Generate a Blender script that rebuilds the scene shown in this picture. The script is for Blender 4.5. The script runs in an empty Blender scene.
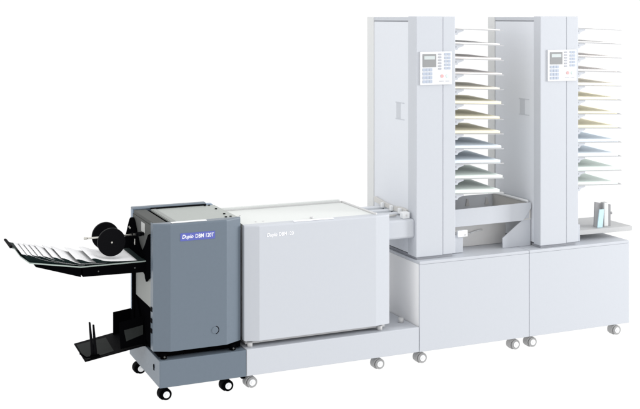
import bpy, bmesh, math, random
from mathutils import Vector, Matrix

random.seed(7)
S = bpy.context.scene
COL = S.collection

# ------------------------------------------------------------------ camera
GZ = 0.02                                        # height of the floor
cam_d = bpy.data.cameras.new("camera")
cam = bpy.data.objects.new("camera", cam_d)
COL.objects.link(cam)
S.camera = cam
cam.location = (-2.8519, -5.1519, 1.9)
cam.rotation_euler = (math.radians(90), 0, math.radians(-23.7467))
cam_d.sensor_width = 36.0
cam_d.lens = 36.0 * 1091.05 / 640.0
cam_d.shift_y = -(204.5 - 17.0) / 640.0
cam_d.clip_start = 0.05
cam_d.clip_end = 500

# ------------------------------------------------------------------ light
world = bpy.data.worlds.new("World")
S.world = world
world.use_nodes = True
bg = world.node_tree.nodes["Background"]
bg.inputs["Color"].default_value = (1.0, 1.0, 1.0, 1)
bg.inputs["Strength"].default_value = 1.03


def area(name, loc, target, size, power, color=(1, 1, 1)):
    l = bpy.data.lights.new(name, 'AREA')
    l.shape = 'RECTANGLE'
    l.size, l.size_y = size
    l.energy = power
    l.color = color
    o = bpy.data.objects.new(name, l)
    COL.objects.link(o)
    o.location = loc
    d = Vector(target) - Vector(loc)
    o.rotation_euler = d.to_track_quat('-Z', 'Y').to_euler()
    return o


area("overhead_softbox", (-0.6, -0.6, 4.6), (-0.4, 0.2, 0.6), (3.2, 2.2), 30)
area("right_softbox", (8.0, -3.2, 2.2), (-0.6, 0.0, 0.7), (2.0, 2.4), 620)
area("left_fill", (-8.2, -2.6, 2.6), (-0.6, 0.2, 0.8), (2.6, 2.4), 80)  # fill light added to lift the left-facing sides

S.view_settings.view_transform = 'Standard'
S.view_settings.look = 'None'
S.view_settings.exposure = 0.0
S.view_settings.gamma = 1.0


# ------------------------------------------------------------------ materials
def mat(name, color, rough=0.45, spec=0.35, var=0.03, bump=0.0, scale=60.0, metallic=0.0, coat=0.0):
    m = bpy.data.materials.new(name)
    m.use_nodes = True
    nt = m.node_tree
    b = nt.nodes["Principled BSDF"]
    tc = nt.nodes.new("ShaderNodeTexCoord")
    nz = nt.nodes.new("ShaderNodeTexNoise")
    nz.inputs["Scale"].default_value = scale
    nz.inputs["Detail"].default_value = 4
    nt.links.new(tc.outputs["Object"], nz.inputs["Vector"])
    mx = nt.nodes.new("ShaderNodeMix")
    mx.data_type = 'RGBA'
    mx.inputs[6].default_value = tuple(c * (1 - var) for c in color) + (1,)
    mx.inputs[7].default_value = tuple(min(1, c * (1 + var)) for c in color) + (1,)
    nt.links.new(nz.outputs["Fac"], mx.inputs[0])
    nt.links.new(mx.outputs[2], b.inputs["Base Color"])
    mr = nt.nodes.new("ShaderNodeMapRange")
    mr.inputs["To Min"].default_value = max(0.02, rough - 0.06)
    mr.inputs["To Max"].default_value = min(1, rough + 0.06)
    nt.links.new(nz.outputs["Fac"], mr.inputs["Value"])
    nt.links.new(mr.outputs["Result"], b.inputs["Roughness"])
    b.inputs["Specular IOR Level"].default_value = spec
    b.inputs["Metallic"].default_value = metallic
    if bump:
        bp = nt.nodes.new("ShaderNodeBump")
        bp.inputs["Strength"].default_value = bump
        bp.inputs["Distance"].default_value = 0.001
        n2 = nt.nodes.new("ShaderNodeTexNoise")
        n2.inputs["Scale"].default_value = 900
        nt.links.new(tc.outputs["Object"], n2.inputs["Vector"])
        nt.links.new(n2.outputs["Fac"], bp.inputs["Height"])
        nt.links.new(bp.outputs["Normal"], b.inputs["Normal"])
    return m


M = {}
M['blue'] = mat("blue_grey_enamel", (0.137, 0.170, 0.208), 0.34, 0.3, 0.03, 0.15)
M['blue_light'] = mat("pale_blue_grey_enamel", (0.26, 0.33, 0.42), 0.42, 0.3, 0.03, 0.15)
M['top_grey'] = mat("grey_top_plate", (0.36, 0.385, 0.365), 0.4, 0.3, 0.03, 0.1)
M['dark_grey'] = mat("dark_grey_plastic", (0.10, 0.104, 0.101), 0.6, 0.05, 0.05, 0.2)
M['mid_grey'] = mat("mid_grey_steel", (0.26, 0.275, 0.265), 0.45, 0.3, 0.04)
M['black'] = mat("black_paint", (0.002, 0.002, 0.0025), 0.7, 0.0, 0.1)
M['black_soft'] = mat("black_plastic", (0.004, 0.004, 0.005), 0.7, 0.03, 0.1)
M['wheel'] = mat("black_rubber_wheel", (0.004, 0.004, 0.005), 0.45, 0.04, 0.1)
M['smoke'] = mat("smoked_plastic", (0.03, 0.033, 0.032), 0.6, 0.03, 0.1)
M['steel'] = mat("bright_steel_rod", (0.55, 0.54, 0.5), 0.3, 0.5, 0.03, metallic=0.8)
M['hub'] = mat("white_hub_plastic", (0.86, 0.87, 0.88), 0.4, 0.3, 0.02)
M['label'] = mat("blue_label_film", (0.105, 0.125, 0.42), 0.4, 0.3, 0.02)
M['ink'] = mat("white_ink", (0.92, 0.92, 0.95), 0.6, 0.1, 0.01)
M['sticker'] = mat("grey_sticker", (0.5, 0.51, 0.5), 0.5, 0.2, 0.05)
M['paper'] = mat("white_paper", (0.93, 0.93, 0.945), 0.8, 0.05, 0.02)
M['belt_gap_shade'] = mat("dark_green_belt_and_gap_shade", (0.006, 0.014, 0.014), 0.6, 0.08, 0.3, scale=25)  # belt green; on booklet edges it paints the shadow gaps dark
M['tray_rim'] = mat("pale_green_tray_rim", (0.36, 0.42, 0.39), 0.4, 0.3, 0.05)
# the pale machines
M['pale'] = mat("pale_cool_enamel_lightened", (0.68, 0.705, 0.75), 0.45, 0.25, 0.012, 0.08)  # same enamel as the fronts, lightened to offset shade on the sides
M['pale_side'] = mat("pale_enamel_shade_lift", (0.88, 0.88, 0.885), 0.45, 0.25, 0.012)  # same enamel lighter still, offsets the shade on cabinet sides
M['pale_front'] = mat("pale_cool_enamel_front_dimmed", (0.525, 0.547, 0.587), 0.4, 0.25, 0.012, 0.08)  # same enamel darkened to offset the stronger light on the fronts
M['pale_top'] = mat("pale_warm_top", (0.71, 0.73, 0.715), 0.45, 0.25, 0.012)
M['pale_frame'] = mat("pale_grey_frame", (0.665, 0.675, 0.675), 0.5, 0.2, 0.012)
M['pale_grey'] = mat("light_grey_metal", (0.62, 0.62, 0.62), 0.55, 0.2, 0.02)
M['cover'] = mat("light_grey_recess_shade", (0.76, 0.755, 0.75), 0.55, 0.2, 0.02)  # tone set for the shaded recess under the trough
M['tray'] = mat("light_grey_tray_plastic", (0.47, 0.475, 0.485), 0.5, 0.2, 0.015)
M['pale_beige'] = mat("light_beige_metal", (0.60, 0.59, 0.57), 0.5, 0.2, 0.03)
M['pale_white'] = mat("near_white_plastic", (0.80, 0.815, 0.83), 0.45, 0.2, 0.01)
M['seam'] = mat("grey_seam", (0.36, 0.37, 0.40), 0.7, 0.05, 0.02)
M['pale_tyre'] = mat("light_grey_tyre", (0.36, 0.36, 0.36), 0.6, 0.15, 0.03)
M['screen'] = mat("grey_screen", (0.29, 0.295, 0.30), 0.35, 0.25, 0.02)
M['screen_win'] = mat("pale_display_window", (0.55, 0.60, 0.60), 0.3, 0.3, 0.01)
M['key'] = mat("pale_blue_keys", (0.44, 0.49, 0.58), 0.5, 0.2, 0.02)
M['key_grey'] = mat("pale_grey_marks", (0.42, 0.43, 0.47), 0.5, 0.2, 0.02)
M['red'] = mat("pale_red_button", (0.78, 0.42, 0.42), 0.5, 0.2, 0.02)
M['green'] = mat("pale_green_button", (0.66, 0.84, 0.78), 0.5, 0.2, 0.02)
M['shelf'] = mat("light_grey_shelf_laminate", (0.50, 0.505, 0.51), 0.5, 0.2, 0.02)
M['panel'] = mat("off_white_panel", (0.72, 0.73, 0.75), 0.45, 0.2, 0.01)
M['card'] = mat("pale_blue_card", (0.52, 0.70, 0.76), 0.6, 0.1, 0.02)
M['gadget'] = mat("grey_sheet_metal", (0.29, 0.29, 0.30), 0.5, 0.2, 0.04)
P_COL = {
    'white': (0.90, 0.89, 0.88), 'pinkish white': (0.90, 0.86, 0.835), 'cream': (0.90, 0.86, 0.76),
    'pale yellow': (0.93, 0.885, 0.70), 'pale blue': (0.79, 0.87, 0.94), 'pale green': (0.82, 0.90, 0.86)}
for k, c in P_COL.items():
    M['paper ' + k] = mat(k.replace(' ', '_') + "_paper", c, 0.85, 0.03, 0.02)

m = bpy.data.materials.new("white_floor_added_glow")      # plain floor, emission added to keep it white without contact shadows
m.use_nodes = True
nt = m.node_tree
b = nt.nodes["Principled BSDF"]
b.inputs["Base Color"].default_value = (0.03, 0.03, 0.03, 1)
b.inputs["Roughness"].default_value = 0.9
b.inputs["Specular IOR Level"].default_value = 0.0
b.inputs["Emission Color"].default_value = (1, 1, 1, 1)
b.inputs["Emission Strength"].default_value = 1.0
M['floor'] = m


# ------------------------------------------------------------------ helpers
def add_box(bm, x0, x1, y0, y1, z0, z1, bev=0.0, mi=0):
    r = bmesh.ops.create_cube(bm, size=1.0)
    vs = r['verts']
    for v in vs:
        v.co = Vector(((x0 + x1) / 2 + v.co.x * (x1 - x0), (y0 + y1) / 2 + v.co.y * (y1 - y0), (z0 + z1) / 2 + v.co.z * (z1 - z0)))
    fs = {f for v in vs for f in v.link_faces}
    for f in fs:
        f.material_index = mi
    if bev > 0:
        es = list({e for v in vs for e in v.link_edges})
        bmesh.ops.bevel(bm, geom=es, offset=bev, segments=2, profile=0.5, affect='EDGES')


def add_cyl(bm, p0, p1, r, seg=24, r2=None, mi=0, bev=0.0):
    p0, p1 = Vector(p0), Vector(p1)
    d = p1 - p0
    mtx = Matrix.Translation((p0 + p1) / 2) @ d.to_track_quat('Z', 'Y').to_matrix().to_4x4()
    res = bmesh.ops.create_cone(bm, cap_ends=True, segments=seg, radius1=r, radius2=r if r2 is None else r2, depth=d.length, matrix=mtx)
    fs = {f for v in res['verts'] for f in v.link_faces}
    for f in fs:
        f.material_index = mi
        if len(f.verts) == 4:
            f.smooth = True
    if bev > 0:
        es = [e for e in {e for v in res['verts'] for e in v.link_edges} if any(len(f.verts) > 4 for f in e.link_faces)]
        bmesh.ops.bevel(bm, geom=es, offset=bev, segments=2, profile=0.5, affect='EDGES')


def add_prism(bm, pts, axis, a0, a1, bev=0.0, mi=0):
    """closed outline extruded along axis; pts are the two other coordinates in x,y,z order"""
    def P(p, a):
        if axis == 'z':
            return (p[0], p[1], a)
        if axis == 'y':
            return (p[0], a, p[1])
        return (a, p[0], p[1])
    v0 = [bm.verts.new(P(p, a0)) for p in pts]
    v1 = [bm.verts.new(P(p, a1)) for p in pts]
    fs = [bm.faces.new(v0), bm.faces.new(list(reversed(v1)))]
    n = len(pts)
    for i in range(n):
        j = (i + 1) % n
        fs.append(bm.faces.new((v0[j], v0[i], v1[i], v1[j])))
    for f in fs:
        f.material_index = mi
    bmesh.ops.recalc_face_normals(bm, faces=fs)
    if bev > 0:
        es = list({e for f in fs for e in f.edges})
        bmesh.ops.bevel(bm, geom=es, offset=bev, segments=2, profile=0.5, affect='EDGES')


def add_tube(bm, pts, r, seg=10):
    for a, c in zip(pts[:-1], pts[1:]):
        add_cyl(bm, a, c, r, seg)
    for p in pts[1:-1]:
        bmesh.ops.create_uvsphere(bm, u_segments=seg, v_segments=6, radius=r, matrix=Matrix.Translation(p))


def obj(name, bm, mats, parent=None, origin=None):
    me = bpy.data.meshes.new(name)
    if origin is not None:
        bmesh.ops.translate(bm, verts=bm.verts, vec=-Vector(origin))
    bm.to_mesh(me)
    bm.free()
    for mm in (mats if isinstance(mats, (list, tuple)) else [mats]):
        me.materials.append(mm)
    o = bpy.data.objects.new(name, me)
    COL.objects.link(o)
    if origin is not None:
        o.location = origin
    if parent is not None:
        o.parent = parent
        o.matrix_parent_inverse = Matrix.Translation(-world_loc(parent))
    return o


def world_loc(o):
    v = Vector(o.location)
    while o.parent is not None:
        # all parents are pure translations whose inverse cancels them
        break
    return v


def box(name, mats, parent, *a, bev=0.0015):
    bm = bmesh.new()
    add_box(bm, *a, bev=bev)
    return obj(name, bm, mats, parent)


def cyl(name, mats, parent, p0, p1, r, seg=24, bev=0.0):
    bm = bmesh.new()
    add_cyl(bm, p0, p1, r, seg, bev=bev)
    return obj(name, bm, mats, parent)


def prism(name, mats, parent, pts, axis, a0, a1, bev=0.0015):
    bm = bmesh.new()
    add_prism(bm, pts, axis, a0, a1, bev)
    return obj(name, bm, mats, parent)


def thing(name, label, cat, group=None):
    o = bpy.data.objects.new(name, None)
    COL.objects.link(o)
    o['label'] = label
    o['category'] = cat
    if group:
        o['group'] = group
    return o


def tag(o, label, cat, group=None):
    o['label'] = label
    o['category'] = cat
    if group:
        o['group'] = group
    return o


def lettering(name, text, m_, parent, x, y, z, size, shear=0.0, xs=1.0, thick=0.0006, bold=0.0):
    cu = bpy.data.curves.new(name, 'FONT')
    cu.body = text
    cu.size = size
    cu.extrude = thick
    cu.shear = shear
    cu.offset = bold
    tmp = bpy.data.objects.new(name + "_tmp", cu)
    COL.objects.link(tmp)
    bpy.context.view_layer.update()
    me = bpy.data.meshes.new_from_object(tmp.evaluated_get(bpy.context.evaluated_depsgraph_get()))
    bpy.data.objects.remove(tmp)
    bpy.data.curves.remove(cu)
    me.transform(Matrix.Translation((x, y, z)) @ Matrix.Rotation(math.radians(90), 4, 'X') @ Matrix.Diagonal((xs, 1, 1, 1)))
    me.materials.clear()
    me.materials.append(m_)
    o = bpy.data.objects.new(name, me)
    COL.objects.link(o)
    o.parent = parent
    return o, max(v.co.x for v in me.vertices)


# ------------------------------------------------------------------ setting
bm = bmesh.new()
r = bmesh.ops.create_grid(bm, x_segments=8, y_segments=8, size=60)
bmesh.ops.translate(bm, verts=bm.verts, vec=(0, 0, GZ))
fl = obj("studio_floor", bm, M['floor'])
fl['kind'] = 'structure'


# ------------------------------------------------------------------ casters
def caster(parent, x, y, ztop, dark):
    """hooded swivel caster: plate, stem, hood (one part) with tyre and hub"""
    mh = M['black_soft'] if dark else M['pale_tyre']
    mt = M['black'] if dark else M['pale_tyre']
    R = 0.0275
    zc = GZ + R
    bm = bmesh.new()
    add_box(bm, x - 0.026, x + 0.014, y - 0.012, y + 0.038, ztop - 0.005, ztop - 0.0005, 0.001)
    add_cyl(bm, (x - 0.008, y + 0.012, zc + 0.01), (x - 0.008, y + 0.012, ztop - 0.004), 0.011, 16)
    # hood: a thick half shell over the wheel, trailing behind
    n = 14
    pts = []
    for i in range(n + 1):
        a = math.radians(20 + 190 * i / n)
        pts.append((x - 0.006 + 0.031 * math.cos(a), zc + 0.031 * math.sin(a)))
    for i in range(n, -1, -1):
        a = math.radians(20 + 190 * i / n)
        pts.append((x - 0.006 + 0.0285 * math.cos(a) * 0.86, zc + 0.0285 * math.sin(a) * 0.9))
    add_prism(bm, pts, 'y', y - 0.004, y + 0.036)
    add_cyl(bm, (x - 0.006, y + 0.004, zc), (x - 0.006, y + 0.034, zc), 0.0295, 28)
    c = obj("caster", bm, mh, parent)
    bm = bmesh.new()
    add_cyl(bm, (x, y - 0.010, zc), (x, y + 0.004, zc), R, 32, bev=0.0025)
    obj("tyre", bm, mt, c)
    bm = bmesh.new()
    add_cyl(bm, (x, y - 0.0125, zc), (x, y - 0.0085, zc), 0.0165, 28, bev=0.0012)
    add_cyl(bm, (x, y - 0.0145, zc), (x, y - 0.0120, zc), 0.006, 16)
    obj("hub", bm, M['hub'], c)
    return c


def plinth(name, label, m_, x0, x1, depth, z0, z1, cast, dark):
    t = thing(name, label, "plinth")
    bm = bmesh.new()
    # folded sheet-metal tray: front, sides, back and deck
    add_box(bm, x0, x1, 0.0, depth, z0, z1, 0.003)
    obj("deck", bm, m_, t)
    for (cx, cy) in cast:
        caster(t, cx, cy, z0, dark)
    return t


# ------------------------------------------------------------------ dark trimmer: plinth
pl = plinth("wheeled_plinth", "blue-grey wheeled plinth on black casters under the dark trimmer", M['blue'],
            -1.434, -0.989, 0.60, 0.099, 0.231, [(-1.386, 0.06), (-1.066, 0.06), (-1.40, 0.50), (-1.05, 0.50)], True)
bm = bmesh.new()
add_cyl(bm, (-1.436, 0.105, 0.178), (-1.4335, 0.105, 0.178), 0.011, 14)
add_box(bm, -1.436, -1.4335, 0.098, 0.112, 0.158, 0.178)
obj("key_slot", bm, M['black'], pl)
box("corner_cap", M['black'], pl, -1.012, -0.991, 0.004, 0.03, 0.088, 0.0985, bev=0.002)

# ------------------------------------------------------------------ dark trimmer
tr = thing("booklet_trimmer", "dark blue-grey trimming machine with black trays on its left side", "trimmer")
# front cover with two angled side facets
FC = [(-1.457, 0.082), (-1.457, 0.036), (-1.380, 0.0), (-1.092, 0.0), (-1.004, 0.046), (-1.004, 0.058), (-1.4545, 0.058), (-1.4545, 0.082)]


def cover(name, m_, parent, outline, z0, z1, lip=0.008):
    """front cover whose top edge is rolled back"""
    bm = bmesh.new()
    rings = []
    steps = [(z0, 0.0), (z1 - lip, 0.0), (z1 - lip * 0.3, lip * 0.3), (z1, lip)]
    for z, ins in steps:
        ring = []
        for (x, y) in outline:
            ring.append(bm.verts.new((x, y + ins if y < 0.05 else y, z)))
        rings.append(ring)
    n = len(outline)
    for a, c in zip(rings[:-1], rings[1:]):
        for i in range(n):
            j = (i + 1) % n
            bm.faces.new((a[i], a[j], c[j], c[i]))
    bm.faces.new(list(reversed(rings[0])))
    bm.faces.new(rings[-1])
    bmesh.ops.recalc_face_normals(bm, faces=bm.faces)
    return obj(name, bm, m_, parent)


fc = cover("front_cover", M['blue'], tr, FC, 0.272, 0.892)
bm = bmesh.new()
add_box(bm, -1.331, -1.153, -0.0012, 0.001, 0.8045, 0.8425, 0.0004)
obj("name_label", bm, M['label'], fc)
lo, xe = lettering("lettering", "Duplo", M['ink'], fc, -1.323, -0.0014, 0.8165, 0.0265, shear=0.25, xs=0.86, bold=0.0003)
lettering("lettering", "DBM 120T", M['ink'], fc, xe + 0.009, -0.0014, 0.8155, 0.0275, shear=0.05, xs=0.78, bold=0.0002)
# round lock on the cover
bm = bmesh.new()
add_cyl(bm, (-1.153, -0.0025, 0.351), (-1.153, 0.001, 0.351), 0.017, 28, bev=0.001)
lk = obj("cover_lock", bm, M['blue'], fc)
bm = bmesh.new()
for k in range(9):
    a0, a1 = math.radians(-75 + 150 * k / 9), math.radians(-75 + 150 * (k + 1) / 9)
    c = lambda a, rr: (-1.153 + rr * math.cos(a), 0.351 + rr * math.sin(a))
    add_prism(bm, [c(a0, 0.0155), c(a0, 0.0215), c(a1, 0.0215), c(a1, 0.0155)], 'y', -0.0012, 0.0012)
obj("lock_ring", bm, M['black_soft'], lk)

# black chassis behind the cover
box("chassis", M['black'], tr, -1.441, -1.012, 0.0585, 0.462, 0.272, 0.872, bev=0.002)
bm = bmesh.new()
add_box(bm, -1.428, -1.004, 0.045, 0.55, 0.238, 0.2715, 0.002)
for (x, y) in ((-1.405, 0.035), (-1.05, 0.035), (-1.405, 0.5), (-1.05, 0.5)):
    add_cyl(bm, (x, y, 0.2312), (x, y, 0.262), 0.016, 18)
obj("base_frame", bm, M['black'], tr)
for x in (-1.405, -1.05):
    cyl("foot_bolt", M['dark_grey'], tr, (x, 0.0155, 0.243), (x, 0.019, 0.243), 0.0045, 14)
# rear cover: post at the left back corner and raised rim along the back
box("rear_skirt", M['black'], tr, -1.449, -1.014, 0.4625, 0.502, 0.272, 0.3645, bev=0.001)
bm = bmesh.new()
add_box(bm, -1.452, -1.012, 0.4625, 0.505, 0.365, 0.893, 0.004)
obj("rear_cover", bm, M['blue_light'], tr)
bm = bmesh.new()
add_prism(bm, [(0.452, 0.8935), (0.452, 0.898), (0.462, 0.9045), (0.49, 0.905), (0.502, 0.900), (0.503, 0.8935)], 'x', -1.452, -1.055, 0.001)
obj("rear_rim", bm, M['blue'], tr)
bm = bmesh.new()
add_box(bm, -1.36, -1.056, 0.440, 0.4515, 0.892, 0.899, 0.001)
obj("rim_shadow_strip", bm, M['black_soft'], tr)  # black strip painted in as the shadow line at the rim
# top
top = box("top_plate", M['top_grey'], tr, -1.361, -1.012, 0.0585, 0.4395, 0.874, 0.8915, bev=0.002)
box("shoulder_panel", M['dark_grey'], tr, -1.449, -1.383, 0.0585, 0.4515, 0.874, 0.892, bev=0.003)
box("groove", M['black'], tr, -1.382, -1.366, 0.0585, 0.4515, 0.874, 0.886, bev=0.0)
box("inlay_strip", M['mid_grey'], tr, -1.3585, -1.335, 0.0605, 0.437, 0.8918, 0.8935, bev=0.0005)
box("grip_sheen", M['pale_white'], tr, -1.372, -1.192, 0.009, 0.030, 0.8925, 0.8975, bev=0.0018)  # white lip that paints the sheen on the top front edge
for (x, y) in ((-1.070, 0.415), (-1.044, 0.42), (-1.045, 0.30), (-1.052, 0.145), (-1.072, 0.06), (-1.045, 0.066)):
    bm = bmesh.new()
    add_cyl(bm, (x, y + 0.012, 0.8915), (x, y + 0.012, 0.8955), 0.0065, 14, bev=0.0008)
    obj("screw", bm, M['black_soft'], tr)
# left flank
box("side_panel", M['dark_grey'], tr, -1.4510, -1.4412, 0.0585, 0.462, 0.68, 0.8735, bev=0.001)
sp = box("lower_side_panel", M['mid_grey'], tr, -1.449, -1.4412, 0.0585, 0.405, 0.465, 0.665, bev=0.001)
box("sticker", M['sticker'], tr, -1.4520, -1.4507, 0.215, 0.285, 0.815, 0.862, bev=0.0003)
# curtain of the chute: black cheek plates that carry the upper tray
bell = []
for i in range(25):
    t_ = i / 24
    yy = 0.60 - 0.40 * t_
    h = 0.705 + 0.125 * math.exp(-((t_ - 0.40) / 0.23) ** 2 * 0.9) + 0.03 * math.sin(math.pi * t_)
    bell.append((yy, h))
bell += [(0.20, 0.655), (0.60, 0.655)]
bm = bmesh.new()
add_prism(bm, bell, 'x', -1.468, -1.452, 0.0015)
bp = obj("cheek_plate", bm, M['black'], tr)
bm = bmesh.new()
add_prism(bm, [(0.30, 0.64), (0.275, 0.685), (0.175, 0.765), (0.115, 0.825), (0.088, 0.835), (0.085, 0.62), (0.12, 0.605)], 'x', -1.463, -1.4515, 0.0015)
obj("cheek_plate", bm, M['black'], tr)
for (y, z) in ((0.462, 0.805), (0.440, 0.803), (0.345, 0.745)):
    bm = bmesh.new()
    add_cyl(bm, (-1.472, y, z), (-1.467, y, z), 0.005, 12)
    obj("bolt", bm, M['steel'], bp)
box("slide_bar", M['steel'], bp, -1.4725, -1.4685, 0.335, 0.343, 0.735, 0.765, bev=0.0005)
# hook below the tray
bm = bmesh.new()
add_prism(bm, [(0.19, 0.645), (0.135, 0.645), (0.135, 0.60), (0.155, 0.585), (0.175, 0.60)], 'x', -1.462, -1.4515, 0.001)
obj("hook", bm, M['black'], tr)
box("guide_post", M['black'], tr, -1.460, -1.4495, 0.413, 0.452, 0.30, 0.68, bev=0.001)
# edge clips beside the cover
for z in (0.355, 0.405, 0.46):
    box("edge_clip", M['black_soft'], fc, -1.4600, -1.4565, 0.05, 0.075, z, z + 0.022, bev=0.001)


# upper delivery tray -------------------------------------------------------
def zt(x):
    return 0.692 if x > -1.785 else 0.692 + (-1.785 - x) * 0.185


ut = thing("delivery_tray_tmp", "", "")
bpy.data.objects.remove(ut)
bm = bmesh.new()
Y0, Y1 = 0.150, 0.475
plate = [(-1.455, Y0, zt(-1.455)), (-1.785, Y0, 0.692), (-2.030, Y0 - 0.02, zt(-2.03)), (-2.052, 0.28, zt(-2.052)), (-2.052, 0.47, zt(-2.052)), (-2.066, 0.50, zt(-2.066)), (-2.066, 0.64, zt(-2.066)), (-1.785, Y1, 0.692), (-1.455, Y1, 0.692)]
topv = [bm.verts.new(p) for p in plate]
botv = [bm.verts.new((p[0], p[1], p[2] - 0.006)) for p in plate]
for ring, idx in ((topv, 1), (botv, -1)):
    for q in ((0, 1, 7, 8), (1, 2, 3, 4, 5, 6, 7)):
        bm.faces.new([ring[k] for k in q][::idx])
for i in range(9):
    j = (i + 1) % 9
    f = bm.faces.new((topv[i], topv[j], botv[j], botv[i]))
    f.material_index = 1
bmesh.ops.recalc_face_normals(bm, faces=bm.faces)
ut = obj("delivery_tray", bm, [M['belt_gap_shade'], M['tray_rim']], tr)
# black frame below: level half and tapered tilted half
bm = bmesh.new()
add_prism(bm, [(-1.457, 0.683), (-1.457, 0.636), (-1.776, 0.641), (-1.776, 0.683)], 'y', 0.145, 0.47, 0.0015)
obj("tray_frame", bm, M['black'], ut)
bm = bmesh.new()
add_prism(bm, [(-1.784, 0.683), (-1.784, 0.641), (-2.0, zt(-2.0) - 0.022), (-2.0, zt(-2.0) - 0.0085)], 'y', 0.145, 0.47, 0.0015)
obj("tray_frame", bm, M['black'], ut)
for x in (-1.52, -1.70):
    cyl("frame_screw", M['dark_grey'], ut, (x, 0.1435, 0.662), (x, 0.146, 0.662), 0.0035, 12)
bm = bmesh.new()
add_box(bm, -1.778, -1.47, 0.22, 0.40, 0.6922, 0.6932)
obj("belt", bm, M['belt_gap_shade'], ut)
bm = bmesh.new()
add_prism(bm, [(0.47, 0.742), (0.47, 0.756), (0.69, 0.750), (0.69, 0.742)], 'x', -2.074, -2.062, 0.001)
obj("end_stop", bm, M['black_soft'], ut)

# press wheels on their rod ---------------------------------------------------
pw = obj("press_rod", (lambda b_: (add_cyl(b_, (-1.742, 0.238, 0.808), (-1.452, 0.238, 0.808), 0.0045, 14), b_)[1])(bmesh.new()), M['steel'], tr)
bm = bmesh.new()
add_cyl(bm, (-1.752, 0.238, 0.808), (-1.738, 0.238, 0.808), 0.0072, 14, bev=0.001)
obj("rod_knob", bm, M['steel'], pw)
bm = bmesh.new()
for x, w, rr in ((-1.512, 0.005, 0.010), (-1.494, 0.012, 0.008), (-1.482, 0.018, 0.0115), (-1.464, 0.0115, 0.009)):
    add_cyl(bm, (x, 0.238, 0.808), (x + w, 0.238, 0.808), rr, 16)
obj("rod_collars", bm, M['black_soft'], pw)
for (x, y, z) in ((-1.6215, 0.200, 0.7855), (-1.608, 0.395, 0.7805)):
    bm = bmesh.new()
    add_cyl(bm, (x, y, z), (x, y + 0.019, z), 0.0695, 64, bev=0.003)
    w = obj("press_wheel", bm, M['wheel'], pw)
    bm = bmesh.new()
    add_cyl(bm, (x, y - 0.0025, z), (x, y + 0.0005, z), 0.0045, 16)
    add_cyl(bm, (x, y - 0.0035, z), (x, y - 0.0005, z), 0.0022, 12)
    obj("wheel_pin", bm, M['steel'], w)
bm = bmesh.new()
add_cyl(bm, (-1.6205, 0.214, 0.785), (-1.609, 0.395, 0.781), 0.009, 16)
add_box(bm, -1.632, -1.603, 0.225, 0.252, 0.775, 0.815, 0.002)
obj("axle", bm, M['black_soft'], pw)

# lower catch tray -----------------------------------------------------------
bm = bmesh.new()
za = lambda x: 0.208 + (x + 1.745) * 0.135
fl_pts = [(-1.748, 0.225), (-1.742, 0.535), (-1.452, 0.56), (-1.452, 0.235)]
tv = [bm.verts.new((x, y, za(x))) for x, y in fl_pts]
bv = [bm.verts.new((x, y, za(x) - 0.005)) for x, y in fl_pts]
bm.faces.new(tv)
bm.faces.new(bv[::-1])
for i in range(4):
    j = (i + 1) % 4
    bm.faces.new((tv[i], bv[i], bv[j], tv[j]))
bmesh.ops.recalc_face_normals(bm, faces=bm.faces)
ct = obj("catch_tray", bm, M['black_soft'], tr)
bm = bmesh.new()
q = [(-1.742, 0.24), (-1.737, 0.50), (-1.585, 0.50), (-1.598, 0.26)]
tv = [bm.verts.new((x, y, za(x) + 0.002)) for x, y in q]
bv = [bm.verts.new((x, y, za(x) + 0.0005)) for x, y in q]
bm.faces.new(tv)
bm.faces.new(bv[::-1])
for i in range(4):
    j = (i + 1) % 4
    bm.faces.new((tv[i], bv[i], bv[j], tv[j]))
bmesh.ops.recalc_face_normals(bm, faces=bm.faces)
obj("slide_mat", bm, M['smoke'], ct)
bm = bmesh.new()
add_prism(bm, [(-1.541, 0.225), (-1.541, 0.352), (-1.440, 0.364), (-1.440, 0.24)], 'y', 0.518, 0.526, 0.001)
bk = obj("back_panel", bm, M['black'], ct)
bm = bmesh.new()
add_prism(bm, [(-1.566, 0.238), (-1.575, 0.372), (-1.452, 0.392), (-1.452, 0.252)], 'y', 0.246, 0.252, 0.001)
gd = obj("chute_guard", bm, M['black'], ct)
bm = bmesh.new()
add_prism(bm, [(-1.5385, 0.275), (-1.550, 0.331), (-1.453, 0.347), (-1.453, 0.300)], 'y', 0.244, 0.2465)
obj("guard_window", bm, M['smoke'], gd)
bm = bmesh.new()
add_prism(bm, [(0.24, 0.24), (0.24, 0.30), (0.40, 0.46), (0.455, 0.46), (0.50, 0.36), (0.53, 0.36), (0.53, 0.24)], 'x', -1.4515, -1.4415)
obj("chute_cheek", bm, M['black'], tr)
for (xa, zb, xb, ztop, yy, bent) in ((-1.703, 0.206, -1.718, 0.385, 0.26, 0), (-1.690, 0.21, -1.700, 0.372, 0.255, 1)):
    bm = bmesh.new()
    add_prism(bm, [(xa - 0.007, zb), (xb - 0.004, ztop), (xb + 0.004, ztop), (xa + 0.010, zb)], 'y', yy, yy + 0.012, 0.001)
    obj("guide_finger", bm, M['black_soft'], ct)
bm = bmesh.new()
add_box(bm, -1.716, -1.672, 0.235, 0.262, 0.213, 0.224, 0.001)
add_tube(bm, [Vector((-1.752, 0.33, 0.215)), Vector((-1.738, 0.245, 0.217)), Vector((-1.69, 0.247, 0.222))], 0.004, 8)
obj("guide_foot", bm, M['black'], ct)

# booklets in a shingled row on the tray ------------------------------------------
xs = [-2.062, -2.037, -2.012, -1.986, -1.959, -1.918, -1.876, -1.806, -1.733]
BW = 0.222


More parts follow.
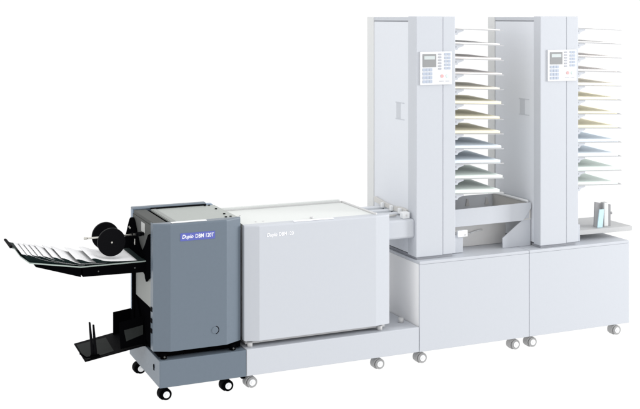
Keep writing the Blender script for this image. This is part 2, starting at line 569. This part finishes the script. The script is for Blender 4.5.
def hb(x, amp=0.0):
    """height of a booklet's cover above the tray, x from its leading edge"""
    arch = amp * math.sin(math.pi * min(max(x, 0) / 0.055, 1.0))
    return 0.003 + 0.010 * max(0.0, 1 - x / 0.235) + 0.019 * math.exp(-(max(x, 0) / 0.058) ** 1.6) + arch


amps = []
ords = ["leftmost", "second", "third", "fourth", "fifth", "sixth", "seventh", "eighth"]
for i, x0 in enumerate(xs):
    bm = bmesh.new()
    w = BW if i < 8 else 0.228
    n = 26
    gap = x0 - xs[i - 1] if i else 0.03
    amp = 0.0035 * min(1.0, max(0.0, (gap - 0.026) / 0.045))
    amps.append(amp)
    prof = []
    for k in range(n + 1):
        u = w * (k / n) ** 1.5
        x = x0 + u
        hi = hb(min(u, BW), amp)
        lo = hi - min(0.0012 + u * 0.75, 0.03)
        if i > 0 and x - xs[i - 1] < BW:
            lo = max(lo, hb(x - xs[i - 1], amps[-2]) + 0.00025)
        lo = max(lo, 0.0012)
        lo = min(lo, hi - 0.0010)
        prof.append((x, zt(x) + hi, zt(x) + lo))
    dy = random.uniform(-0.003, 0.003)
    y0, y1 = 0.160 + dy, 0.457 + dy
    rows = []
    for (x, a, c) in prof:
        e = a - (min(0.0009, (a - c) * 0.5) if x - x0 < 0.012 else 0.00003)
        rows.append([bm.verts.new((x, y0, a)), bm.verts.new((x, y1, a)), bm.verts.new((x, y1, c)), bm.verts.new((x, y0, c)), bm.verts.new((x, y0, e))])
    for a, c in zip(rows[:-1], rows[1:]):
        f = bm.faces.new((a[0], c[0], c[1], a[1])); f.material_index = 0; f.smooth = True
        f = bm.faces.new((a[1], c[1], c[2], a[2])); f.material_index = 1
        f = bm.faces.new((a[2], c[2], c[3], a[3])); f.material_index = 1
        f = bm.faces.new((a[3], c[3], c[4], a[4])); f.material_index = 1
        f = bm.faces.new((a[4], c[4], c[0], a[0])); f.material_index = 0
    f = bm.faces.new(rows[0]); f.material_index = 1 if i in (5, 6) else 2
    f = bm.faces.new(rows[-1][::-1]); f.material_index = 2
    bmesh.ops.recalc_face_normals(bm, faces=bm.faces)
    o = obj("booklet", bm, [M['paper'], M['belt_gap_shade'], M['sticker']])  # front edges coloured dark for the shade between booklets
    if i == 8:
        lab = "fully exposed white booklet under the two black press wheels"
    elif i == 0:
        lab = "leftmost white booklet at the far end of the upper tray"
    else:
        lab = f"{ords[i]} white booklet counted from the far left end of the upper tray"
    tag(o, lab, "booklet", "booklets shingled on the delivery tray")

# ------------------------------------------------------------------ pale booklet maker
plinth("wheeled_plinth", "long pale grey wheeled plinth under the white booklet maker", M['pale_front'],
       -0.9865, -0.004, 0.60, 0.100, 0.2335, [(-0.938, 0.06), (-0.213, 0.06), (-0.93, 0.50), (-0.2, 0.50)], False)
bmk = thing("booklet_maker", "low pale white booklet maker with flat top beside the dark trimmer", "booklet maker")
FB = [(-0.990, 0.058), (-0.990, 0.026), (-0.918, 0.0), (-0.262, 0.0), (-0.176, 0.014), (-0.168, 0.030), (-0.168, 0.058)]
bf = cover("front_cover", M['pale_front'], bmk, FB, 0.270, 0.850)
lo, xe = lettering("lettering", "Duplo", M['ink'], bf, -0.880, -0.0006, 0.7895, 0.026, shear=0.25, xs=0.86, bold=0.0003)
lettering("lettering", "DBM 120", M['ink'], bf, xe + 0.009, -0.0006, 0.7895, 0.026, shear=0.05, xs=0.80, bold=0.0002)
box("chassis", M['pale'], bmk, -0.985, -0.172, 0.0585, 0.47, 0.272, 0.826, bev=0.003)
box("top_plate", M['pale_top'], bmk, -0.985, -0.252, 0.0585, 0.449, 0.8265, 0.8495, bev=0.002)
bm = bmesh.new()
add_prism(bm, [(0.4495, 0.8265), (0.4495, 0.8505), (0.456, 0.8505), (0.459, 0.866), (0.478, 0.866), (0.482, 0.855), (0.482, 0.8265)], 'x', -0.985, -0.262, 0.001)
obj("rear_rim", bm, M['pale_top'], bmk)
box("rim_shadow_strip", M['pale_grey'], bmk, -0.985, -0.255, 0.4515, 0.4555, 0.8507, 0.857, bev=0.0005)  # greyer strip along the rim for its shadow line
bm = bmesh.new()
add_box(bm, -0.250, -0.236, 0.065, 0.475, 0.8265, 0.856, 0.001)
obj("guide_rail", bm, M['pale_grey'], bmk)
box("guide_rail", M['pale_beige'], bmk, -0.2345, -0.213, 0.065, 0.475, 0.8265, 0.846, bev=0.001)
box("grip_sheen", M['ink'], bmk, -0.725, -0.50, 0.012, 0.032, 0.8505, 0.8545, bev=0.0015)  # bright strip standing in for the sheen on the front edge
for (x, y) in ((-0.60, 0.075), (-0.245, 0.045)):
    cyl("top_knob", M['pale_grey'], bmk, (x, y, 0.8495), (x, y, 0.858), 0.010, 16, bev=0.001)
for (x, y) in ((-0.90, 0.10), (-0.86, 0.10), (-0.915, 0.30)):
    cyl("screw", M['pale_grey'], bmk, (x, y, 0.8495), (x, y, 0.8515), 0.006, 12)
bm = bmesh.new()
add_box(bm, -0.975, -0.185, 0.05, 0.46, 0.245, 0.2715, 0.002)
for (x, y) in ((-0.955, 0.042), (-0.22, 0.042), (-0.95, 0.45), (-0.22, 0.45), (-0.05, 0.12)):
    add_cyl(bm, (x, y, 0.2338), (x, y, 0.258), 0.014, 18)
obj("base_frame", bm, M['pale_grey'], bmk)

# ------------------------------------------------------------------ cabinets
CD = 0.56
for (x0, x1, lab, cast) in (
        (0.0, 0.7015, "pale grey base cabinet next to the booklet maker, under the first tower", [(0.046, 0.06), (0.648, 0.06), (0.06, 0.48), (0.64, 0.48)]),
        (0.7045, 1.405, "pale grey base cabinet at the far end, under the tower with side shelf", [(0.762, 0.06), (1.358, 0.06), (0.77, 0.48), (1.345, 0.48)])):
    t = thing("base_cabinet", lab, "cabinet", "wheeled cabinets under the towers")
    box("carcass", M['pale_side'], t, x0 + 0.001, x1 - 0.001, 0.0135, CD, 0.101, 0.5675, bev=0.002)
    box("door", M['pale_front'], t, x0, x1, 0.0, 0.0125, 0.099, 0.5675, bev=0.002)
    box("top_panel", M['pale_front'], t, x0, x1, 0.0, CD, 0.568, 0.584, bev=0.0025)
    for (cx, cy) in cast:
        caster(t, cx, cy, 0.101, False)

# ------------------------------------------------------------------ collating towers
TRAY_Z = [1.836 - 0.0829 * k for k in range(12)]
TILT_X, TILT_Y = 0.040, 0.022


def control_panel(t, x0, x1, yf, z0, z1):
    bm = bmesh.new()
    add_box(bm, x0, x1, yf - 0.007, yf - 0.0005, z0, z1, 0.002)
    p = obj("control_panel", bm, M['panel'], t)
    W, H = x1 - x0, z1 - z0
    X = lambda u: x0 + u * W
    Z = lambda v: z1 - v * H
    ya, yb = yf - 0.0095, yf - 0.0065

    def bx(name, m_, rects):
        bm = bmesh.new()
        for (u0, u1, v0, v1) in rects:
            add_box(bm, X(u0), X(u1), ya, yb, Z(v1), Z(v0), 0.0006)
        return obj(name, bm, m_, p)
    bx("display", M['screen'], [(0.08, 0.50, 0.07, 0.46)])
    bm = bmesh.new()
    add_box(bm, X(0.12), X(0.455), ya - 0.001, ya + 0.001, Z(0.235), Z(0.13), 0.0003)
    obj("display_window", bm, M['screen_win'], p)
    bx("keypad", M['key'], [(0.08 + 0.105 * i, 0.165 + 0.105 * i, 0.50 + 0.118 * j, 0.585 + 0.118 * j) for i in range(3) for j in range(4)])
    bx("legend_marks", M['key_grey'], [(0.575, 0.665, 0.06 + 0.088 * j, 0.105 + 0.088 * j) for j in range(6)])
    bx("function_keys", M['key'], [(0.765 + 0.105 * i, 0.845 + 0.105 * i, 0.05 + 0.105 * j, 0.12 + 0.105 * j) for i in range(2) for j in range(5)])
    for name, u, m_ in (("stop_button", 0.69, M['red']), ("start_button", 0.86, M['green'])):
        bm = bmesh.new()
        add_cyl(bm, (X(u), ya, Z(0.74)), (X(u), yb, Z(0.74)), 0.0092, 20, bev=0.0008)
        obj(name, bm, m_, p)
    bx("button_legend", M['key_grey'], [(0.60, 0.74, 0.885, 0.90), (0.80, 0.92, 0.885, 0.90)])
    return p


def tower(label, x0, xs_, x1, yf, yb, yc, yr, panel, short):
    """x0..x1 front width, xs_ the seam; yc depth of the column, yr start of the rear frame, yb the back"""
    t = thing("collating_tower", label, "collator tower", "tall collating towers")
    Zb, Zt = 0.599, 1.903
    bm = bmesh.new()
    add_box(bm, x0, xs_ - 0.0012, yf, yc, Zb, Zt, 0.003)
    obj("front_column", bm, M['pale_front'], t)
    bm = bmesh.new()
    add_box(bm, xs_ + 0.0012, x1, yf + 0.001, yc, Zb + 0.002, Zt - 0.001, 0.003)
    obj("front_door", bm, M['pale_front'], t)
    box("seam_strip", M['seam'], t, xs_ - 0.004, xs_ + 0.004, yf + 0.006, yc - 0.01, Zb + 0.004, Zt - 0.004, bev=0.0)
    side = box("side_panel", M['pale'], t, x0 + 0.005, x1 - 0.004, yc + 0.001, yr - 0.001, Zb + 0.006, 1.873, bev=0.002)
    box("panel_joint", M['seam'], t, x0 + 0.008, x1 - 0.008, yc + 0.001, yr - 0.001, 1.8735, 1.8785, bev=0.0)
    box("top_bar", M['pale_front'], t, x0 + 0.003, x1 - 0.003, yc + 0.001, yr - 0.001, 1.879, 1.8995, bev=0.002)
    bm = bmesh.new()
    add_box(bm, x0, x1, yr, yb, Zb + 0.003, 1.901, 0.003)
    obj("rear_frame", bm, M['pale_frame'], t)
    box("tower_foot", M['seam'], t, x0 + 0.012, x1 - 0.012, yf + 0.015, yb - 0.02, 0.5846, 0.5985, bev=0.0)
    # recessed pull in the side panel
    ya = yc + 0.05
    bm = bmesh.new()
    X_ = x0 + 0.0035
    for (a, c, z0, z1) in ((ya, ya + 0.105, 1.420, 1.425), (ya, ya + 0.105, 1.328, 1.333)):
        add_box(bm, X_, x0 + 0.0065, a, c, z0, z1, 0.0005)
    add_box(bm, X_ + 0.0008, x0 + 0.0065, ya + 0.045, ya + 0.095, 1.3335, 1.4195)
    obj("side_pull", bm, M['pale_front'], side)
    control_panel(t, *panel)
    box("column_shoe", M['pale_front'], t, x1 + 0.001, x1 + 0.086 - (0.028 if x0 > 0.5 else 0), yf + 0.062, yc + 0.06, 0.5865, 0.686, bev=0.002)
    # sorting trays
    for k, z in enumerate(TRAY_Z):
        bm = bmesh.new()
        xa, xb = x1 + 0.0015, x1 + 0.340
        ya, yb_ = yf + 0.022, yf + 0.43
        pts = [(xa, ya), (xb - 0.012, ya), (xb, ya + 0.03), (xb, ya + 0.17), (xb - 0.03, yb_), (xa, yb_)]
        zz = lambda x, y: z - (x - xa) * TILT_X + (y - ya) * TILT_Y
        a = [bm.verts.new((x, y, zz(x, y))) for x, y in pts]
        c = [bm.verts.new((x, y, zz(x, y) - 0.004)) for x, y in pts]
        bm.faces.new(a)
        bm.faces.new(c[::-1])
        for i in range(len(pts)):
            j = (i + 1) % len(pts)
            bm.faces.new((a[i], c[i], c[j], a[j]))
        bmesh.ops.recalc_face_normals(bm, faces=bm.faces)
        tray = obj("sorting_tray", bm, M['tray'], t)
        bm = bmesh.new()
        add_prism(bm, [(xa, z - 0.0045), (xa, z - 0.036), (xa + 0.028, z - 0.036), (xa + 0.036, z - 0.024), (xa + 0.068, z - 0.015), (xa + 0.068, z - 0.0072)],
                  'y', ya + 0.006, ya + 0.03, 0.0008)
        br = obj("tray_bracket", bm, M['pale_front'], tray)
        bm = bmesh.new()
        add_cyl(bm, (xa + 0.016, ya + 0.003, z - 0.019), (xa + 0.016, ya + 0.0065, z - 0.019), 0.005, 12)
        obj("bracket_screw", bm, M['seam'], tray)
        # paper stack
        colr = (['white', 'white', 'pinkish white', 'pinkish white', 'cream'] + ['pale yellow'] * 3 + ['pale blue'] * 2 + ['pale green'] * 2)[k]
        th = [0.005, 0.006, 0.007, 0.008, 0.010, 0.012, 0.014, 0.014, 0.014, 0.014, 0.014, 0.014][k]
        th *= random.uniform(0.75, 1.3)
        px0, px1 = xa + 0.006, xa + 0.312 + random.uniform(-0.010, 0.010)
        py0, py1 = ya + 0.008 + random.uniform(-0.004, 0.008), ya + 0.36 + random.uniform(-0.012, 0.014)
        bm = bmesh.new()
        NX, NY = 10, 8
        g = {}
        for i in range(NX + 1):
            for j in range(NY + 1):
                x = px0 + (px1 - px0) * i / NX
                y = py0 + (py1 - py0) * j / NY
                # the sheets lift and curl a little towards the back
                lift = (0.0035 + 0.0007 * k) * (j / NY) ** 1.6 * (0.75 + 0.25 * math.sin(3 * i / NX))
                g[i, j] = (x, y, zz(x, y) + 0.0008, zz(x, y) + 0.0008 + th + lift)
        tv = {kk: bm.verts.new((v[0], v[1], v[3])) for kk, v in g.items()}
        for i in range(NX):
            for j in range(NY):
                f = bm.faces.new((tv[i, j], tv[i + 1, j], tv[i + 1, j + 1], tv[i, j + 1]))
                f.smooth = True
        rim = [(i, 0) for i in range(NX)] + [(NX, j) for j in range(NY)] + [(i, NY) for i in range(NX, 0, -1)] + [(0, j) for j in range(NY, 0, -1)]
        bv = {kk: bm.verts.new(g[kk][:3]) for kk in rim}
        for a_, c_ in zip(rim, rim[1:] + rim[:1]):
            bm.faces.new((tv[a_], bv[a_], bv[c_], tv[c_]))
        bm.faces.new([bv[kk] for kk in rim])
        bmesh.ops.recalc_face_normals(bm, faces=bm.faces)
        o = obj("paper_stack", bm, M['paper ' + colr])
        pos = ["topmost", "second highest", "third highest", "fourth highest", "fifth highest", "sixth highest",
               "seventh tray from the top", "eighth tray from the top", "ninth tray from the top", "tenth tray from the top", "second lowest", "lowest"][k]
        pos = pos if 'tray' in pos else pos + " tray"
        tag(o, f"{colr} paper stack on {pos} of {short}", "paper stack", "paper stacks on the sorting trays")
    return t


t1 = tower("tall pale collating tower next to the booklet maker, left of the other tower", 0.0, 0.166, 0.245, 0.038, 0.640, 0.132, 0.556,
           (0.020, 0.218, 0.038, 1.530, 1.711), "the left tower")
t2 = tower("tall pale collating tower at the far end, with a side shelf", 0.792, 0.972, 1.056, 0.020, 0.570, 0.086, 0.496,
           (0.838, 1.037, 0.020, 1.532, 1.712), "the right tower")
# side shelf of the second tower
bm = bmesh.new()
pts = [(1.0575, 0.095), (1.498, 0.085), (1.498, 0.42), (1.0575, 0.42)]
add_prism(bm, pts, 'z', 0.620, 0.647, 0.002)
obj("side_shelf", bm, M['shelf'], t2)

# small sheet stopper on the side shelf
st = thing("sheet_stopper", "small grey metal stopper with pale blue card on the side shelf", "stopper")
ZS = 0.6475
bm = bmesh.new()
add_prism(bm, [(1.268, ZS), (1.276, 0.795), (1.330, 0.785), (1.335, ZS)], 'y', 0.150, 0.158, 0.001)
obj("back_plate", bm, M['gadget'], st)
bm = bmesh.new()
add_box(bm, 1.330, 1.362, 0.135, 0.172, ZS, 0.789, 0.004)
obj("post", bm, M['pale_frame'], st)
bm = bmesh.new()
add_box(bm, 1.3625, 1.384, 0.142, 0.160, ZS, 0.775, 0.001)
add_cyl(bm, (1.384, 0.15, 0.722), (1.396, 0.15, 0.722), 0.008, 14)
obj("clamp", bm, M['gadget'], st)
bm = bmesh.new()
add_prism(bm, [(1.268, ZS + 0.0005), (1.283, 0.755), (1.317, 0.755), (1.306, ZS + 0.0005)], 'y', 0.118, 0.124, 0.0006)
obj("card", bm, M['card'], st)

# ------------------------------------------------------------------ transfer conveyor between the towers
br = thing("transfer_conveyor", "pale open trough conveyor spanning the gap between the two towers", "conveyor")
TX0, TX1 = 0.2465, 0.7905
TY0, TY1 = 0.105, 0.50
bm = bmesh.new()
add_prism(bm, [(TX0, 0.729), (TX0, 0.826), (TX1 - 0.008, 0.834), (TX1 - 0.002, 0.826), (TX1 - 0.002, 0.80), (0.735, 0.733)], 'y', TY0, TY0 + 0.006, 0.001)
obj("front_wall", bm, M['pale_front'], br)
bwl = box("back_wall", M['pale'], br, TX0, TX1, TY1, TY1 + 0.006, 0.735, 0.826, bev=0.001)
bm = bmesh.new()
for x in (0.60, 0.735):
    add_prism(bm, [(x - 0.012, 0.765), (x - 0.004, 0.808), (x + 0.004, 0.808), (x + 0.014, 0.765)], 'y', TY1 - 0.010, TY1 - 0.0005, 0.001)
obj("wall_clips", bm, M['pale_grey'], bwl)
box("trough_floor", M['pale_beige'], br, TX0, TX1, TY0 + 0.0065, TY1 - 0.0005, 0.735, 0.741, bev=0.0)
box("end_wall", M['pale_beige'], br, TX1 - 0.010, TX1 - 0.002, TY0 + 0.0065, TY1 - 0.0005, 0.7415, 0.828, bev=0.001)
bm = bmesh.new()
add_cyl(bm, (TX1 - 0.014, TY0 + 0.02, 0.838), (TX1 - 0.014, TY1, 0.838), 0.0075, 14)
obj("end_rail", bm, M['pale_white'], br)
# diagonal support bracket and a grey panel added for the shaded recess underneath
bm = bmesh.new()
add_prism(bm, [(0.601, 0.5848), (0.600, 0.641), (0.728, 0.730), (TX1 - 0.012, 0.80), (TX1 - 0.002, 0.822), (TX1 - 0.002, 0.5848)], 'y', TY0 + 0.0075, TY0 + 0.0145, 0.001)
obj("support_bracket", bm, M['pale_front'], br)
box("recess_shade_panel", M['cover'], br, 0.30, 0.70, 0.235, 0.40, 0.5848, 0.7345, bev=0.002)  # added panel in the tone of the shaded recess
bm = bmesh.new()
add_box(bm, 0.29, 0.352, 0.085, 0.104, 0.676, 0.712, 0.002)
lb = obj("latch_block", bm, M['hub'], br)
bm = bmesh.new()
add_cyl(bm, (0.338, 0.082, 0.688), (0.338, 0.0855, 0.688), 0.005, 12)
obj("latch_screw", bm, M['pale_grey'], lb)
bm = bmesh.new()
add_tube(bm, [Vector((0.40, 0.228, 0.664)), Vector((0.45, 0.226, 0.660)), Vector((0.50, 0.226, 0.672)), Vector((0.535, 0.228, 0.674))], 0.004, 8)
obj("cable", bm, M['pale_white'], br)

# ------------------------------------------------------------------ infeed conveyor between booklet maker and first tower
fi = thing("infeed_conveyor", "short pale infeed conveyor bridging the booklet maker and the left tower", "conveyor")
bm = bmesh.new()
cz = [(0.060, 0.712), (0.060, 0.795), (0.068, 0.803), (0.20, 0.803), (0.20, 0.700), (0.078, 0.700), (0.066, 0.703)]
add_prism(bm, cz, 'x', -0.167, -0.0015, 0.002)
obj("cover_box", bm, M['pale_front'], fi)
box("bed_plate", M['pale_top'], fi, -0.167, -0.0015, 0.2005, 0.52, 0.775, 0.790, bev=0.001)
for y in (0.45, 0.34, 0.235):
    bm = bmesh.new()
    add_box(bm, -0.16, 0.0035 - 0.006, y - 0.022, y + 0.022, 0.7905, 0.813, 0.006)
    obj("guide_bar", bm, M['pale'], fi)
bm = bmesh.new()
add_prism(bm, [(0.132, 0.815), (0.132, 0.842), (0.20, 0.846), (0.30, 0.838), (0.40, 0.842), (0.525, 0.858), (0.525, 0.828), (0.32, 0.815)], 'x', -0.012, 0.0035, 0.001)
obj("entry_rail", bm, M['pale_beige'], fi)
bm = bmesh.new()
add_box(bm, -0.055, -0.014, 0.085, 0.125, 0.8035, 0.838, 0.002)
eb = obj("end_block", bm, M['pale_white'], fi)
bm = bmesh.new()
add_cyl(bm, (-0.035, 0.0825, 0.822), (-0.035, 0.0855, 0.822), 0.005, 12)
obj("block_screw", bm, M['pale_grey'], eb)
bm = bmesh.new()
for y in (0.40, 0.29, 0.19):
    add_box(bm, -0.028, -0.0125, y - 0.012, y + 0.012, 0.8145, 0.842, 0.002)
obj("roller_brackets", bm, M['pale_white'], fi)
bm = bmesh.new()
add_cyl(bm, (-0.145, 0.16, 0.812), (-0.06, 0.16, 0.812), 0.006, 12)
obj("shaft", bm, M['pale_beige'], fi)
